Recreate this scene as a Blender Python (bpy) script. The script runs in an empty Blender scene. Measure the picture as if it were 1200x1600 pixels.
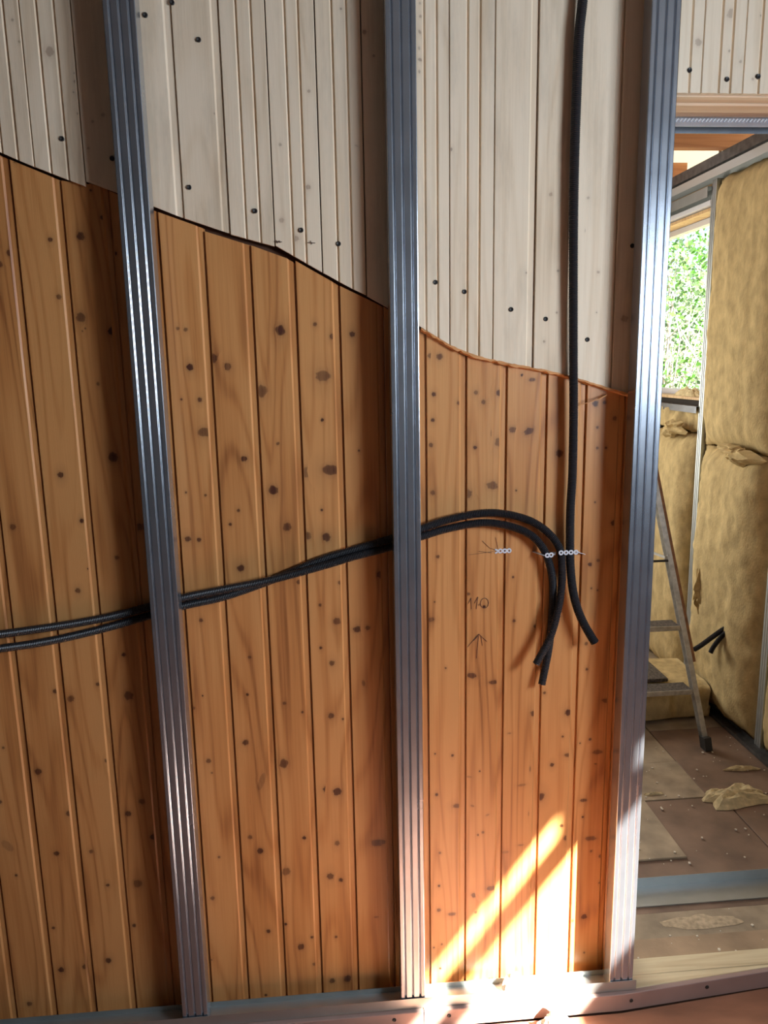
import bpy, bmesh, math, random
from math import sin, cos, pi, exp, radians
from mathutils import Vector, Matrix, noise

random.seed(7)
S = bpy.context.scene
COL = S.collection

# ------------------------------------------------------------------ camera
cam = bpy.data.cameras.new('camera')
cam.sensor_fit = 'VERTICAL'; cam.sensor_height = 36.0; cam.lens = 27.0
cam.clip_start = 0.05; cam.clip_end = 200
cam_o = bpy.data.objects.new('camera', cam); COL.objects.link(cam_o)
Mr = ((0.99629969, -0.0337763, 0.07903215), (-0.08399648, -0.18784841, 0.9785998), (-0.01820741, -0.9816171, -0.18999041))
cam_o.matrix_world = Matrix(((Mr[0][0], -Mr[0][1], -Mr[0][2], 0.0), (Mr[1][0], -Mr[1][1], -Mr[1][2], -1.84),
                             (Mr[2][0], -Mr[2][1], -Mr[2][2], 1.83), (0, 0, 0, 1)))
S.camera = cam_o

# ------------------------------------------------------------------ light and exposure
S.view_settings.view_transform = 'Standard'
S.view_settings.look = 'None'
S.view_settings.gamma = 1.0
S.view_settings.use_curve_mapping = False
S.view_settings.exposure = 0.06

W = bpy.data.worlds.new('sky'); S.world = W; W.use_nodes = True
wn = W.node_tree.nodes; wl = W.node_tree.links
sky = wn.new('ShaderNodeTexSky'); sky.sky_type = 'NISHITA'; sky.sun_disc = False
sky.sun_elevation = radians(42.6); sky.sun_rotation = radians(135)
wl.new(sky.outputs[0], wn['Background'].inputs[0]); wn['Background'].inputs[1].default_value = 0.32

SUN_DIR = Vector((-1.0, 1.0, -1.3)).normalized()      # direction the light travels
sl = bpy.data.lights.new('sun', 'SUN'); sl.energy = 72.0; sl.angle = radians(0.8); sl.color = (1.0, 0.95, 0.86)
so = bpy.data.objects.new('sun', sl); COL.objects.link(so)
so.rotation_euler = SUN_DIR.to_track_quat('-Z', 'Y').to_euler(); so.location = (6, -6, 8)

def area(name, loc, direction, sx, sy, power, color):
    l = bpy.data.lights.new(name, 'AREA'); l.shape = 'RECTANGLE'; l.size = sx; l.size_y = sy
    l.energy = power; l.color = color
    o = bpy.data.objects.new(name, l); COL.objects.link(o); o.location = loc
    o.rotation_euler = Vector(direction).to_track_quat('-Z', 'Y').to_euler()
    return o
# daylight entering through the side window opening
area('daylight_side_window', (1.97, -1.70, 2.03), (-1, 0, 0), 1.05, 0.60, 70, (0.74, 0.86, 1.0))
area('added_end_fill', (0.3, 3.28, 1.6), (0, -1, 0), 1.3, 1.3, 72, (1.0, 0.95, 0.84))  # fill lamp added to brighten the far room, hidden behind the wooden wall

# ------------------------------------------------------------------ helpers
def mesh(name, verts, faces, mat=None, parent=None, smooth=False, mats=None, midx=None, loc=None):
    me = bpy.data.meshes.new(name); me.from_pydata([tuple(v) for v in verts], [], faces); me.update()
    for m in (mats or [mat]):
        me.materials.append(m)
    if midx:
        for p, i in zip(me.polygons, midx): p.material_index = i
    if smooth:
        for p in me.polygons: p.use_smooth = True
    o = bpy.data.objects.new(name, me); COL.objects.link(o)
    if parent is not None: o.parent = parent
    if loc: o.location = loc
    return o

def tag(o, label=None, cat=None, group=None, kind=None):
    if label: o['label'] = label
    if cat: o['category'] = cat
    if group: o['group'] = group
    if kind: o['kind'] = kind
    return o

def empty(name, loc=(0, 0, 0), **k):
    o = bpy.data.objects.new(name, None); COL.objects.link(o); o.location = loc; o.empty_display_size = 0.05
    return tag(o, **k)

class MB:
    def __init__(s): s.v = []; s.f = []
    def add(s, vs, fs):
        n = len(s.v); s.v += [tuple(v) for v in vs]; s.f += [tuple(i + n for i in f) for f in fs]
    def box(s, a, b, rot=None, c=None):
        x0, y0, z0 = a; x1, y1, z1 = b
        vs = [Vector(p) for p in ((x0,y0,z0),(x1,y0,z0),(x1,y1,z0),(x0,y1,z0),(x0,y0,z1),(x1,y0,z1),(x1,y1,z1),(x0,y1,z1))]
        if rot is not None:
            c = Vector(c) if c else sum(vs, Vector()) / 8
            vs = [rot @ (v - c) + c for v in vs]
        s.add(vs, [(0,3,2,1),(4,5,6,7),(0,1,5,4),(1,2,6,5),(2,3,7,6),(3,0,4,7)])
    def bevbox(s, a, b, e=0.003):
        # box with its long edges chamfered on all sides
        bm = bmesh.new(); bmesh.ops.create_cube(bm, size=1.0)
        for v in bm.verts:
            v.co = Vector([a[i] + (v.co[i] + .5) * (b[i] - a[i]) for i in range(3)])
        bmesh.ops.bevel(bm, geom=bm.edges[:], offset=e, segments=1, affect='EDGES')
        bm.verts.index_update()
        s.add([v.co.copy() for v in bm.verts], [[v.index for v in f.verts] for f in bm.faces]); bm.free()
    def bar(s, p, q, w, h, up=(0, 0, 1)):
        p = Vector(p); q = Vector(q); d = (q - p).normalized(); u = Vector(up)
        r = d.cross(u).normalized() * w / 2; t = r.cross(d).normalized() * h / 2
        vs = [e + a * r + b * t for e in (p, q) for a, b in ((-1,-1),(1,-1),(1,1),(-1,1))]
        s.add(vs, [(3,2,1,0),(4,5,6,7),(0,1,5,4),(1,2,6,5),(2,3,7,6),(3,0,4,7)])
    def sweep(s, prof, f, n):
        # profile points pushed through f(point, k) for k = 0..n, joined to an open sheet
        m = len(prof)
        vs = [f(p, k) for k in range(n + 1) for p in prof]
        s.add(vs, [(k*m+i, k*m+i+1, (k+1)*m+i+1, (k+1)*m+i) for k in range(n) for i in range(m-1)])
    def build(s, name, mat, parent=None, **k): return mesh(name, s.v, s.f, mat, parent, **k)

def frames(pts):
    P = [Vector(p) for p in pts]; T = []
    for i in range(len(P)):
        a = P[max(i-1, 0)]; b = P[min(i+1, len(P)-1)]; T.append((b - a).normalized())
    u = T[0].orthogonal().normalized(); out = []
    for i, t in enumerate(T):
        u = (u - t * u.dot(t)).normalized(); out.append((P[i], t, u, t.cross(u)))
    return out

def catmull(pts, step):
    P = [Vector(p) for p in pts]; P = [P[0]*2 - P[1]] + P + [P[-1]*2 - P[-2]]; out = []
    for i in range(1, len(P) - 2):
        a, b, c, d = P[i-1:i+3]; n = max(1, int((c - b).length / step))
        for k in range(n):
            t = k / n
            out.append(0.5*((2*b) + (c-a)*t + (2*a-5*b+4*c-d)*t*t + (3*b-a-3*c+d)*t**3))
    out.append(P[-2]); return out

def tube(mb, pts, rad, seg=10, cap=True):
    F = frames(pts); vs = []; fs = []
    for k, (p, t, u, v) in enumerate(F):
        r = rad[k] if isinstance(rad, (list, tuple)) else rad
        vs += [p + (u*cos(2*pi*j/seg) + v*sin(2*pi*j/seg))*r for j in range(seg)]
    for k in range(len(F)-1):
        for j in range(seg):
            fs.append((k*seg+j, k*seg+(j+1) % seg, (k+1)*seg+(j+1) % seg, (k+1)*seg+j))
    if cap:
        fs.append(tuple(range(seg-1, -1, -1))); fs.append(tuple((len(F)-1)*seg+j for j in range(seg)))
    mb.add(vs, fs)

# ------------------------------------------------------------------ materials
def newmat(name):
    m = bpy.data.materials.new(name); m.use_nodes = True
    return m, m.node_tree.nodes, m.node_tree.links, m.node_tree.nodes['Principled BSDF']

def simple(name, col, rough=0.6, metal=0.0, bump=0.0, scale=60, vary=0.0, vscale=8, spec=None, coords='Object', stretch=(1, 1, 1), detail=4):
    m, n, l, b = newmat(name)
    b.inputs['Roughness'].default_value = rough; b.inputs['Metallic'].default_value = metal
    if spec is not None: b.inputs['Specular IOR Level'].default_value = spec
    tc = n.new('ShaderNodeTexCoord'); mp = n.new('ShaderNodeMapping'); mp.inputs['Scale'].default_value = stretch
    l.new(tc.outputs[coords], mp.inputs[0])
    if vary:
        nz = n.new('ShaderNodeTexNoise'); nz.inputs['Scale'].default_value = vscale; nz.inputs['Detail'].default_value = detail
        l.new(mp.outputs[0], nz.inputs['Vector'])
        cr = n.new('ShaderNodeValToRGB'); cr.color_ramp.elements[0].position = .3; cr.color_ramp.elements[1].position = .7
        cr.color_ramp.elements[0].color = [c*(1-vary) for c in col] + [1]; cr.color_ramp.elements[1].color = [min(1, c*(1+vary)) for c in col] + [1]
        l.new(nz.outputs[0], cr.inputs[0]); l.new(cr.outputs[0], b.inputs['Base Color'])
    else: b.inputs['Base Color'].default_value = (*col, 1)
    if bump:
        n2 = n.new('ShaderNodeTexNoise'); n2.inputs['Scale'].default_value = scale; n2.inputs['Detail'].default_value = 3
        l.new(mp.outputs[0], n2.inputs['Vector'])
        bp = n.new('ShaderNodeBump'); bp.inputs['Strength'].default_value = bump; bp.inputs['Distance'].default_value = 0.002
        l.new(n2.outputs[0], bp.inputs['Height']); l.new(bp.outputs[0], b.inputs['Normal'])
    return m

def wood(name, light, mid, dark, knot, rough, coat=0.0, line=0.35, attr='gc', grime=0.0, scale=1.0, along=2):
    """Pine: contour lines of a stretched noise give flame-shaped grain; attribute 'knot' paints the knots."""
    m, n, l, b = newmat(name)
    def math(op, a, c=None):
        x = n.new('ShaderNodeMath'); x.operation = op
        for i, v in enumerate((a, c)):
            if v is None: continue
            if isinstance(v, (int, float)): x.inputs[i].default_value = v
            else: l.new(v, x.inputs[i])
        return x.outputs[0]
    if attr:
        at = n.new('ShaderNodeAttribute'); at.attribute_name = attr; src = at.outputs['Vector']
    else:
        tc = n.new('ShaderNodeTexCoord'); src = tc.outputs['Object']
    oi = n.new('ShaderNodeObjectInfo')
    off = n.new('ShaderNodeVectorMath'); off.operation = 'ADD'; l.new(src, off.inputs[0])
    cm = n.new('ShaderNodeCombineXYZ'); r = math('MULTIPLY', oi.outputs['Random'], 37.0)
    for i in range(3): l.new(r, cm.inputs[i])
    l.new(cm.outputs[0], off.inputs[1])
    def nz(sc, detail, rough_=0.5):
        mp = n.new('ShaderNodeMapping'); s = [sc[0]]*3; s[along] = sc[1]; mp.inputs['Scale'].default_value = [v*scale for v in s]
        l.new(off.outputs[0], mp.inputs[0])
        x = n.new('ShaderNodeTexNoise'); x.inputs['Scale'].default_value = 1; x.inputs['Detail'].default_value = detail
        x.inputs['Roughness'].default_value = rough_
        l.new(mp.outputs[0], x.inputs['Vector']); return x.outputs[0]
    n1 = nz((9.0, 0.8), 1.0, .35); n2 = nz((420, 9), 2); n3 = nz((14, 1.6), 2); n4 = nz((130, 2.5), 2)
    ring = math('SINE', math('MULTIPLY', n1, 60.0))
    ring = math('POWER', math('MULTIPLY', math('ADD', ring, 1.0), 0.5), 3.5)
    fac = math('ADD', math('MULTIPLY', ring, line), math('MULTIPLY', math('SUBTRACT', n2, 0.5), 0.35))
    fac = math('ADD', fac, math('MULTIPLY', math('SUBTRACT', n4, 0.5), 0.75))
    fac = math('ADD', fac, math('MULTIPLY', math('SUBTRACT', n3, 0.42), 1.35))
    fac = math('ADD', fac, math('MULTIPLY', math('SUBTRACT', oi.outputs['Random'], 0.5), 0.25))
    cr = n.new('ShaderNodeValToRGB'); e = cr.color_ramp.elements
    e[0].position = 0.0; e[0].color = (*light, 1); e[1].position = 1.0; e[1].color = (*dark, 1)
    k = cr.color_ramp.elements.new(0.42); k.color = (*mid, 1)
    l.new(fac, cr.inputs[0]); col = cr.outputs[0]
    def mix(fac_, a, c2):
        mx = n.new('ShaderNodeMix'); mx.data_type = 'RGBA'
        if isinstance(fac_, (int, float)): mx.inputs['Factor'].default_value = fac_
        else: l.new(fac_, mx.inputs['Factor'])
        l.new(a, mx.inputs['A'])
        if isinstance(c2, tuple): mx.inputs['B'].default_value = (*c2, 1)
        else: l.new(c2, mx.inputs['B'])
        return mx.outputs['Result']
    if grime:
        g = nz((11, 2.2), 6, .7); mr = n.new('ShaderNodeMapRange'); mr.inputs[1].default_value = .5; mr.inputs[2].default_value = .75
        mr.inputs[3].default_value = 0; mr.inputs[4].default_value = grime; l.new(g, mr.inputs[0])
        col = mix(mr.outputs[0], col, (0.14, 0.12, 0.09))
    if attr:
        ka = n.new('ShaderNodeAttribute'); ka.attribute_name = 'knot'; kf = ka.outputs['Fac']
        kk = math('MINIMUM', math('MULTIPLY', kf, math('ADD', math('MULTIPLY', n2, 0.7), 0.65)), 0.97)
        col = mix(kk, col, knot)
    l.new(col, b.inputs['Base Color'])
    b.inputs['Roughness'].default_value = rough; b.inputs['Coat Weight'].default_value = coat; b.inputs['Coat Roughness'].default_value = 0.32
    bp = n.new('ShaderNodeBump'); bp.inputs['Strength'].default_value = .25; bp.inputs['Distance'].default_value = 0.0008
    l.new(math('ADD', n2, math('MULTIPLY', ring, 0.5)), bp.inputs['Height']); l.new(bp.outputs[0], b.inputs['Normal'])
    return m

M = {}
M['orange'] = wood('aged_pine', (0.64, 0.305, 0.105), (0.55, 0.235, 0.072), (0.30, 0.105, 0.030), (0.062, 0.014, 0.008), 0.42, coat=0.2, line=0.42)
M['pale'] = wood('raw_spruce', (0.86, 0.71, 0.53), (0.78, 0.62, 0.44), (0.56, 0.40, 0.25), (0.20, 0.10, 0.06), 0.6, line=0.24, grime=0.26)
M['rim'] = wood('splintered_pine', (0.72, 0.36, 0.14), (0.60, 0.27, 0.09), (0.38, 0.15, 0.05), (0.1, 0.03, 0.01), 0.7, attr=None, along=0)
M['beam'] = wood('sawn_beam', (0.88, 0.68, 0.48), (0.80, 0.56, 0.37), (0.52, 0.32, 0.18), (0.1, 0.05, 0.02), 0.6, attr=None, along=0)
M['joist'] = wood('roof_joist', (0.55, 0.25, 0.10), (0.45, 0.19, 0.07), (0.28, 0.10, 0.03), (0.1, 0.05, 0.02), 0.6, attr=None, along=0)
M['sill'] = wood('sill_timber', (0.76, 0.62, 0.38), (0.66, 0.50, 0.29), (0.45, 0.32, 0.17), (0.1, 0.05, 0.02), 0.65, attr=None, along=0, grime=.2)
M['frame'] = wood('window_timber', (0.72, 0.50, 0.26), (0.62, 0.40, 0.19), (0.42, 0.25, 0.10), (0.1, 0.05, 0.02), 0.5, attr=None, along=2)

def galv(name, col, rough, spark=0.12):
    m, n, l, b = newmat(name)
    b.inputs['Metallic'].default_value = 0.88
    tc = n.new('ShaderNodeTexCoord')
    nz = n.new('ShaderNodeTexNoise'); nz.inputs['Scale'].default_value = 14; nz.inputs['Detail'].default_value = 5; l.new(tc.outputs['Object'], nz.inputs['Vector'])
    cr = n.new('ShaderNodeValToRGB'); cr.color_ramp.elements[0].position = .3; cr.color_ramp.elements[1].position = .75
    cr.color_ramp.elements[0].color = [c*.93 for c in col]+[1]; cr.color_ramp.elements[1].color = [min(1, c*1.05) for c in col]+[1]
    l.new(nz.outputs[0], cr.inputs[0]); l.new(cr.outputs[0], b.inputs['Base Color'])
    mr = n.new('ShaderNodeMapRange'); mr.inputs[3].default_value = rough-.03; mr.inputs[4].default_value = rough+.05
    l.new(nz.outputs[0], mr.inputs[0]); l.new(mr.outputs[0], b.inputs['Roughness'])
    return m
M['galv'] = galv('galvanised_steel', (0.46, 0.50, 0.56), 0.25, spark=.12)
M['galv2'] = galv('dull_galvanised_steel', (0.50, 0.53, 0.52), 0.45)
M['conduit'] = simple('black_corrugated_plastic', (0.018, 0.018, 0.021), 0.42, spec=0.5)
M['black'] = simple('black_screw_steel', (0.02, 0.018, 0.017), 0.5)
M['dark'] = simple('shadow_backing', (0.10, 0.045, 0.025), 0.9)
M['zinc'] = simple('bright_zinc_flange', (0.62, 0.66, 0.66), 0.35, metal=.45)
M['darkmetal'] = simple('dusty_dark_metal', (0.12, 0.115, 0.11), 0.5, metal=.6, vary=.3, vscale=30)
M['strap'] = simple('white_zinc_strap', (0.80, 0.83, 0.88), 0.35, metal=0.25)
M['pencil'] = simple('pencil_line', (0.10, 0.05, 0.035), 0.7)
M['floorred'] = simple('red_brown_board', (0.38, 0.165, 0.09), 0.5, vary=.22, vscale=5, bump=.15, scale=40, stretch=(1, 3, 1))
M['strip'] = simple('greyish_facing_board', (0.37, 0.24, 0.20), 0.55, vary=.10, vscale=6)
M['flooryel'] = simple('dusty_plywood', (0.40, 0.27, 0.16), 0.75, vary=.30, vscale=6, bump=.3, scale=120, detail=8)
M['floorbrown'] = simple('dark_red_fibreboard', (0.23, 0.145, 0.095), 0.65, vary=.28, vscale=7, bump=.2, scale=90, detail=8)
M['floorgrey'] = simple('grey_brown_chipboard', (0.37, 0.28, 0.18), 0.75, vary=.30, vscale=9, bump=.3, scale=150, detail=9)
M['wool'] = simple('mineral_wool', (0.52, 0.39, 0.19), 0.95, vary=.20, vscale=26, bump=1.0, scale=130, detail=12, spec=.1, stretch=(1, 1, .6))
M['wooll'] = simple('torn_mineral_wool', (0.66, 0.53, 0.30), 0.95, vary=.22, vscale=40, bump=1.0, scale=260, detail=8, spec=.1)
M['saw'] = simple('tan_sawdust', (0.50, 0.38, 0.24), 0.95, vary=.25, vscale=60, bump=.6, scale=300)
M['crumb'] = simple('pale_dust_crumbs', (0.75, 0.66, 0.52), 0.9)
M['paper'] = simple('white_foam_scrap', (0.80, 0.74, 0.66), 0.85, vary=.1, vscale=60, bump=.6, scale=200)
M['alu'] = simple('worn_aluminium', (0.62, 0.60, 0.56), 0.42, metal=.85, vary=.2, vscale=40)
M['railbrown'] = simple('brown_ladder_web', (0.30, 0.135, 0.05), 0.5, vary=.3, vscale=30)
M['rubber'] = simple('black_rubber', (0.03, 0.028, 0.026), 0.6)
M['speck'] = simple('paint_speckled_tread', (0.075, 0.06, 0.05), 0.6, vary=.9, vscale=90)
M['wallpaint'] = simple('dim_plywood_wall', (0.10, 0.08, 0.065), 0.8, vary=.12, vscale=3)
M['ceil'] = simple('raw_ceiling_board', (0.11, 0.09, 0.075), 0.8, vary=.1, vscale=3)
M['whiteroof'] = simple('white_roof_panel', (0.78, 0.75, 0.88), 0.7)
_m = M['whiteroof'].node_tree; _t = _m.nodes.new('ShaderNodeBsdfTranslucent'); _t.inputs[0].default_value = (.80, .76, .82, 1)
_x = _m.nodes.new('ShaderNodeMixShader'); _x.inputs[0].default_value = .06
_m.links.new(_m.nodes['Principled BSDF'].outputs[0], _x.inputs[1]); _m.links.new(_t.outputs[0], _x.inputs[2]); _m.links.new(_x.outputs[0], _m.nodes['Material Output'].inputs[0])
M['pvc'] = simple('white_window_profile', (0.75, 0.76, 0.78), 0.4)
M['ground'] = simple('garden_soil', (0.20, 0.17, 0.09), 0.95, vary=.4, vscale=2)
M['bark'] = simple('grey_bark', (0.42, 0.38, 0.33), 0.9, vary=.3, vscale=20)
def leafmat(name, c):
    m, n, l, b = newmat(name); b.inputs['Base Color'].default_value = (*c, 1); b.inputs['Roughness'].default_value = .5
    tr = n.new('ShaderNodeBsdfTranslucent'); tr.inputs[0].default_value = (c[0]*1.1, c[1]*1.2, c[2], 1)
    mx = n.new('ShaderNodeMixShader'); mx.inputs[0].default_value = .4
    l.new(b.outputs[0], mx.inputs[1]); l.new(tr.outputs[0], mx.inputs[2]); l.new(mx.outputs[0], n['Material Output'].inputs[0]); return m
M['leafa'] = leafmat('fresh_leaf', (0.075, 0.19, 0.035)); M['leafb'] = leafmat('grey_green_leaf', (0.13, 0.20, 0.11))
gm, gn, gl, gb = newmat('window_glass')
gb.inputs['Roughness'].default_value = 0.0; gb.inputs['Transmission Weight'].default_value = 1.0; gb.inputs['IOR'].default_value = 1.05; gb.inputs['Base Color'].default_value = (0.97, 0.99, 0.98, 1)
M['glass'] = gm
CUT= [(-0.697, 2.312), (-0.643, 2.288), (-0.562, 2.256), (-0.515, 2.238), (-0.51, 2.262), (-0.444, 2.226), (-0.362, 2.192), (-0.317, 2.174), (-0.281, 2.163), (-0.216, 2.14), (-0.136, 2.118), (-0.091, 2.106), (0.012, 2.047), (0.08, 2.009), (0.172, 1.967), (0.253, 1.914), (0.32, 1.873), (0.384, 1.846), (0.465, 1.826), (0.563, 1.807), (0.626, 1.791), (0.696, 1.769), (0.789, 1.741)]
KN= [(-0.873,0.715,0.0044,1,0),(-0.868,0.586,0.0132,2.6,0.9),(-0.862,0.096,0.0066,1,0),(-0.855,0.497,0.0033,1,0),(-0.848,0.868,0.0033,1,0),(-0.774,0.329,0.0039,1,0),(-0.768,0.795,0.0083,1,0),(-0.766,0.196,0.0077,1,0),(-0.762,1.451,0.0064,1,0),(-0.744,0.554,0.0066,1,0),(-0.725,2.071,0.0064,1,0),(-0.703,1.016,0.0054,1,0),(-0.686,0.2,0.0071,1,0),(-0.684,2.096,0.0064,1,0),(-0.682,0.669,0.0071,1,0),(-0.668,2.294,0.0027,1,0),(-0.666,0.994,0.0079,1,0),(-0.653,0.553,0.005,1,0),(-0.637,0.214,0.0077,1,0),(-0.636,1.577,0.0069,1,0),(-0.622,1.282,0.0059,1,0),(-0.619,0.448,0.0044,1,0),(-0.607,2.125,0.0045,1,0),(-0.6,1.997,0.0054,1,0),(-0.596,1.461,0.005,1,0),(-0.595,1.03,0.0045,1,0),(-0.592,0.815,0.0044,1,0),(-0.583,1.338,0.002,1,0),(-0.559,0.318,0.005,1,0),(-0.554,1.95,0.01,1,0),(-0.553,1.918,0.0018,1,0),(-0.548,0.658,0.0071,1,0),(-0.546,1.924,0.0018,1,0),(-0.539,0.446,0.011,1,0),(-0.538,2.132,0.0082,1,0),(-0.528,1.794,0.0036,1,0),(-0.523,1.107,0.005,1,0),(-0.52,0.994,0.0109,1,0),(-0.519,1.364,0.005,1,0),(-0.509,0.691,0.0071,1,0),(-0.507,1.616,0.0109,1,0),(-0.506,2.232,0.0027,1,0),(-0.475,1.917,0.0082,1,0),(-0.47,2.173,0.0045,1,0),(-0.467,0.585,0.0088,1,0),(-0.463,2.093,0.0036,1,0),(-0.458,1.441,0.0089,1.6,0),(-0.359,0.19,0.0028,1,0),(-0.356,0.948,0.0025,1,0),(-0.356,0.95,0.0037,1,0),(-0.341,0.385,0.0055,1,0),(-0.341,1.405,0.0059,1.3,0),(-0.338,1.524,0.0025,1,0),(-0.334,1.753,0.0025,1,0),(-0.331,0.983,0.002,1,0),(-0.331,1.921,0.0037,1,0),(-0.327,0.797,0.006,1,0),(-0.322,1.19,0.0045,1,0),(-0.32,0.762,0.0025,1,0),(-0.316,0.51,0.0033,1,0),(-0.315,1.674,0.004,1,0),(-0.314,1.402,0.005,1,0),(-0.313,1.918,0.0043,1,0),(-0.309,1.829,0.0074,1,0),(-0.292,1.514,0.0025,1,0),(-0.291,1.515,0.0031,1,0),(-0.29,1.751,0.0049,1,0),(-0.282,1.672,0.0099,1.6,0),(-0.255,1.85,0.0099,1,0),(-0.234,1.439,0.0037,1,0),(-0.229,0.564,0.0056,1,0),(-0.227,0.844,0.0074,1,0),(-0.219,1.829,0.008,1,0),(-0.218,0.669,0.0022,1,0),(-0.217,0.669,0.0031,1,0),(-0.215,0.98,0.0037,1,0),(-0.214,1.324,0.008,1,0),(-0.212,1.474,0.0037,1,0),(-0.21,0.061,0.0037,1,0),(-0.204,1.083,0.0037,1,0),(-0.203,0.521,0.008,1,0),(-0.193,0.268,0.0056,1,0),(-0.191,1.604,0.0062,1.3,0),(-0.19,0.728,0.0099,4.5,-1.25),(-0.144,0.286,0.0037,1,0),(-0.142,1.768,0.0136,1,0),(-0.135,0.451,0.0105,1,0),(-0.128,0.777,0.0111,1,0),(-0.123,1.522,0.0111,1,0),(-0.119,0.95,0.0043,1,0),(-0.106,1.639,0.0037,1,0),(-0.104,0.21,0.0087,1,0),(-0.092,1.427,0.0099,1,0),(-0.089,1.913,0.0111,1,0),(-0.082,0.551,0.0049,1,0),(-0.073,0.922,0.0031,1,0),(-0.072,0.238,0.0037,1,0),(-0.068,0.15,0.0049,1,0),(-0.068,1.282,0.0056,1,0),(-0.043,1.402,0.0099,1,0),(-0.036,1.565,0.0111,1.3,0),(-0.019,0.09,0.0074,1,0),(-0.018,1.1,0.0037,1,0),(-0.017,0.693,0.008,1,0),(-0.016,1.217,0.0037,1,0),(-0.014,0.427,0.0087,1,0),(-0.004,0.233,0.0037,1,0),(-0.004,1.926,0.0043,1,0),(-0.003,1.468,0.0031,1,0),(0.003,0.907,0.0074,1,0),(0.006,1.397,0.0099,1,0),(0.006,1.695,0.0037,1,0),(0.008,0.528,0.0068,1,0),(0.01,1.056,0.0068,1,0),(0.011,1.804,0.0124,1.3,0),(0.013,0.684,0.0105,1,0),(0.015,0.413,0.0056,1,0),(0.023,1.569,0.0124,1.5,0),(0.025,0.093,0.0099,1,0),(0.027,1.171,0.0087,1,0),(0.034,0.896,0.0031,1,0),(0.038,1.275,0.0049,1,0),(0.051,1.896,0.0062,1,0),(0.08,1.146,0.0074,1.5,0),(0.085,1.901,0.0062,1,0),(0.092,0.995,0.0056,2.5,1.4),(0.095,1.616,0.0025,1,0),(0.107,1.149,0.0062,1,0),(0.112,0.287,0.0037,3,0),(0.121,0.521,0.0093,2,0),(0.157,1.292,0.0087,1,0),(0.258,1.514,0.0045,1,0),(0.262,0.281,0.0058,1,0),(0.274,1.164,0.0057,1.5,0),(0.276,0.173,0.0023,1,0),(0.277,1.625,0.0054,1,0),(0.277,1.847,0.0059,1,0),(0.281,1.503,0.0059,1,0),(0.282,1.688,0.0045,1,0),(0.283,0.779,0.0023,1,0),(0.284,1.212,0.0018,1,0),(0.285,1.752,0.005,1,0),(0.287,0.656,0.004,1,0),(0.291,0.294,0.0052,1,0),(0.292,0.372,0.0035,1,0),(0.293,1.334,0.0045,1,0),(0.294,0.102,0.0035,1,0),(0.295,0.476,0.0035,1,0),(0.299,0.182,0.0029,1,0),(0.3,1.844,0.0069,1,0),(0.313,1.026,0.0026,1,0),(0.329,0.278,0.0052,2,0),(0.331,0.771,0.0035,1,0),(0.345,0.618,0.0058,2,0),(0.354,1.729,0.0045,1,0),(0.371,1.498,0.0099,1,0),(0.374,1.23,0.0035,1.4,0),(0.377,0.704,0.0035,3.5,0.2),(0.384,1.0,0.007,1.7,0.2),(0.387,0.615,0.0035,2.5,0.4),(0.39,1.616,0.0045,1,0),(0.392,1.754,0.005,1,0),(0.393,0.333,0.0064,1.3,0.5),(0.398,0.278,0.0035,1,0),(0.402,1.199,0.0026,1,0),(0.403,0.524,0.0029,1,0),(0.407,0.719,0.0023,1,0),(0.408,1.502,0.0074,1,0),(0.41,0.978,0.0035,1,0),(0.411,0.338,0.0046,1,0),(0.411,1.73,0.005,1,0),(0.416,1.193,0.0035,1,0),(0.417,0.531,0.0035,1,0),(0.43,0.584,0.0035,2.5,-0.4),(0.431,1.651,0.0025,6,1.57),(0.435,1.517,0.0089,1.6,0),(0.443,0.352,0.0069,2,0),(0.443,0.979,0.0053,2.2,0),(0.453,1.752,0.0069,1,0),(0.46,1.489,0.0064,1,0),(0.461,1.628,0.0099,1,0),(0.481,0.464,0.0052,3.5,0),(0.487,1.659,0.0069,1.3,0),(0.489,0.827,0.0029,3,0),(0.493,1.271,0.0031,1,0),(0.497,1.15,0.004,1,0),(0.498,1.502,0.0025,1,0),(0.507,1.664,0.0035,1,0),(0.508,1.795,0.003,1,0),(0.526,0.483,0.0035,4,0),(0.526,0.669,0.0046,4,-0.1),(0.529,1.654,0.0079,1.6,-0.4),(0.535,1.783,0.004,2,0),(0.547,0.579,0.0017,7,1.57),(0.549,0.716,0.0029,5,1.57),(0.564,1.132,0.0044,1,0),(0.568,0.881,0.0081,1,0),(0.58,0.63,0.0104,1,0),(0.585,0.94,0.0035,1,0),(0.61,1.595,0.0089,1,0),(0.611,0.725,0.0052,1,0),(0.639,0.808,0.0029,1,0),(0.643,0.535,0.0046,1,0),(0.653,0.879,0.0092,1,0),(0.671,0.752,0.0052,2,0),(0.672,0.495,0.0069,1,0),(0.683,0.226,0.004,1,0),(0.689,0.785,0.0023,1,0),(0.697,1.076,0.0044,1,0),(0.7,1.297,0.005,1,0),(0.7,1.72,0.0069,1,0),(0.701,1.002,0.0035,1,0),(0.704,0.558,0.0029,1,0),(0.704,0.61,0.0046,2,0),(0.706,1.231,0.0026,1,0),(0.707,1.659,0.0035,1,0),(0.708,1.464,0.0025,1,0),(0.709,1.606,0.0035,1,0),(0.717,0.795,0.0035,1,0),(0.718,0.237,0.0081,1,0),(0.722,0.116,0.0029,1,0),(0.722,1.307,0.004,1,0),(0.723,1.225,0.0022,1,0),(0.724,1.722,0.0045,1,0),(0.729,0.489,0.0064,2.2,0),(0.732,0.448,0.0035,1,0),(0.732,1.606,0.003,1,0),(0.736,0.721,0.0035,1,0),(0.74,0.755,0.0064,2,0),(0.752,1.681,0.0054,1,0),(0.758,1.408,0.004,1,0),(0.759,1.407,0.0064,1,0),(0.766,0.344,0.0029,1,0),(0.769,0.43,0.0052,1,0),(0.775,0.908,0.0062,2,0)]
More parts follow.
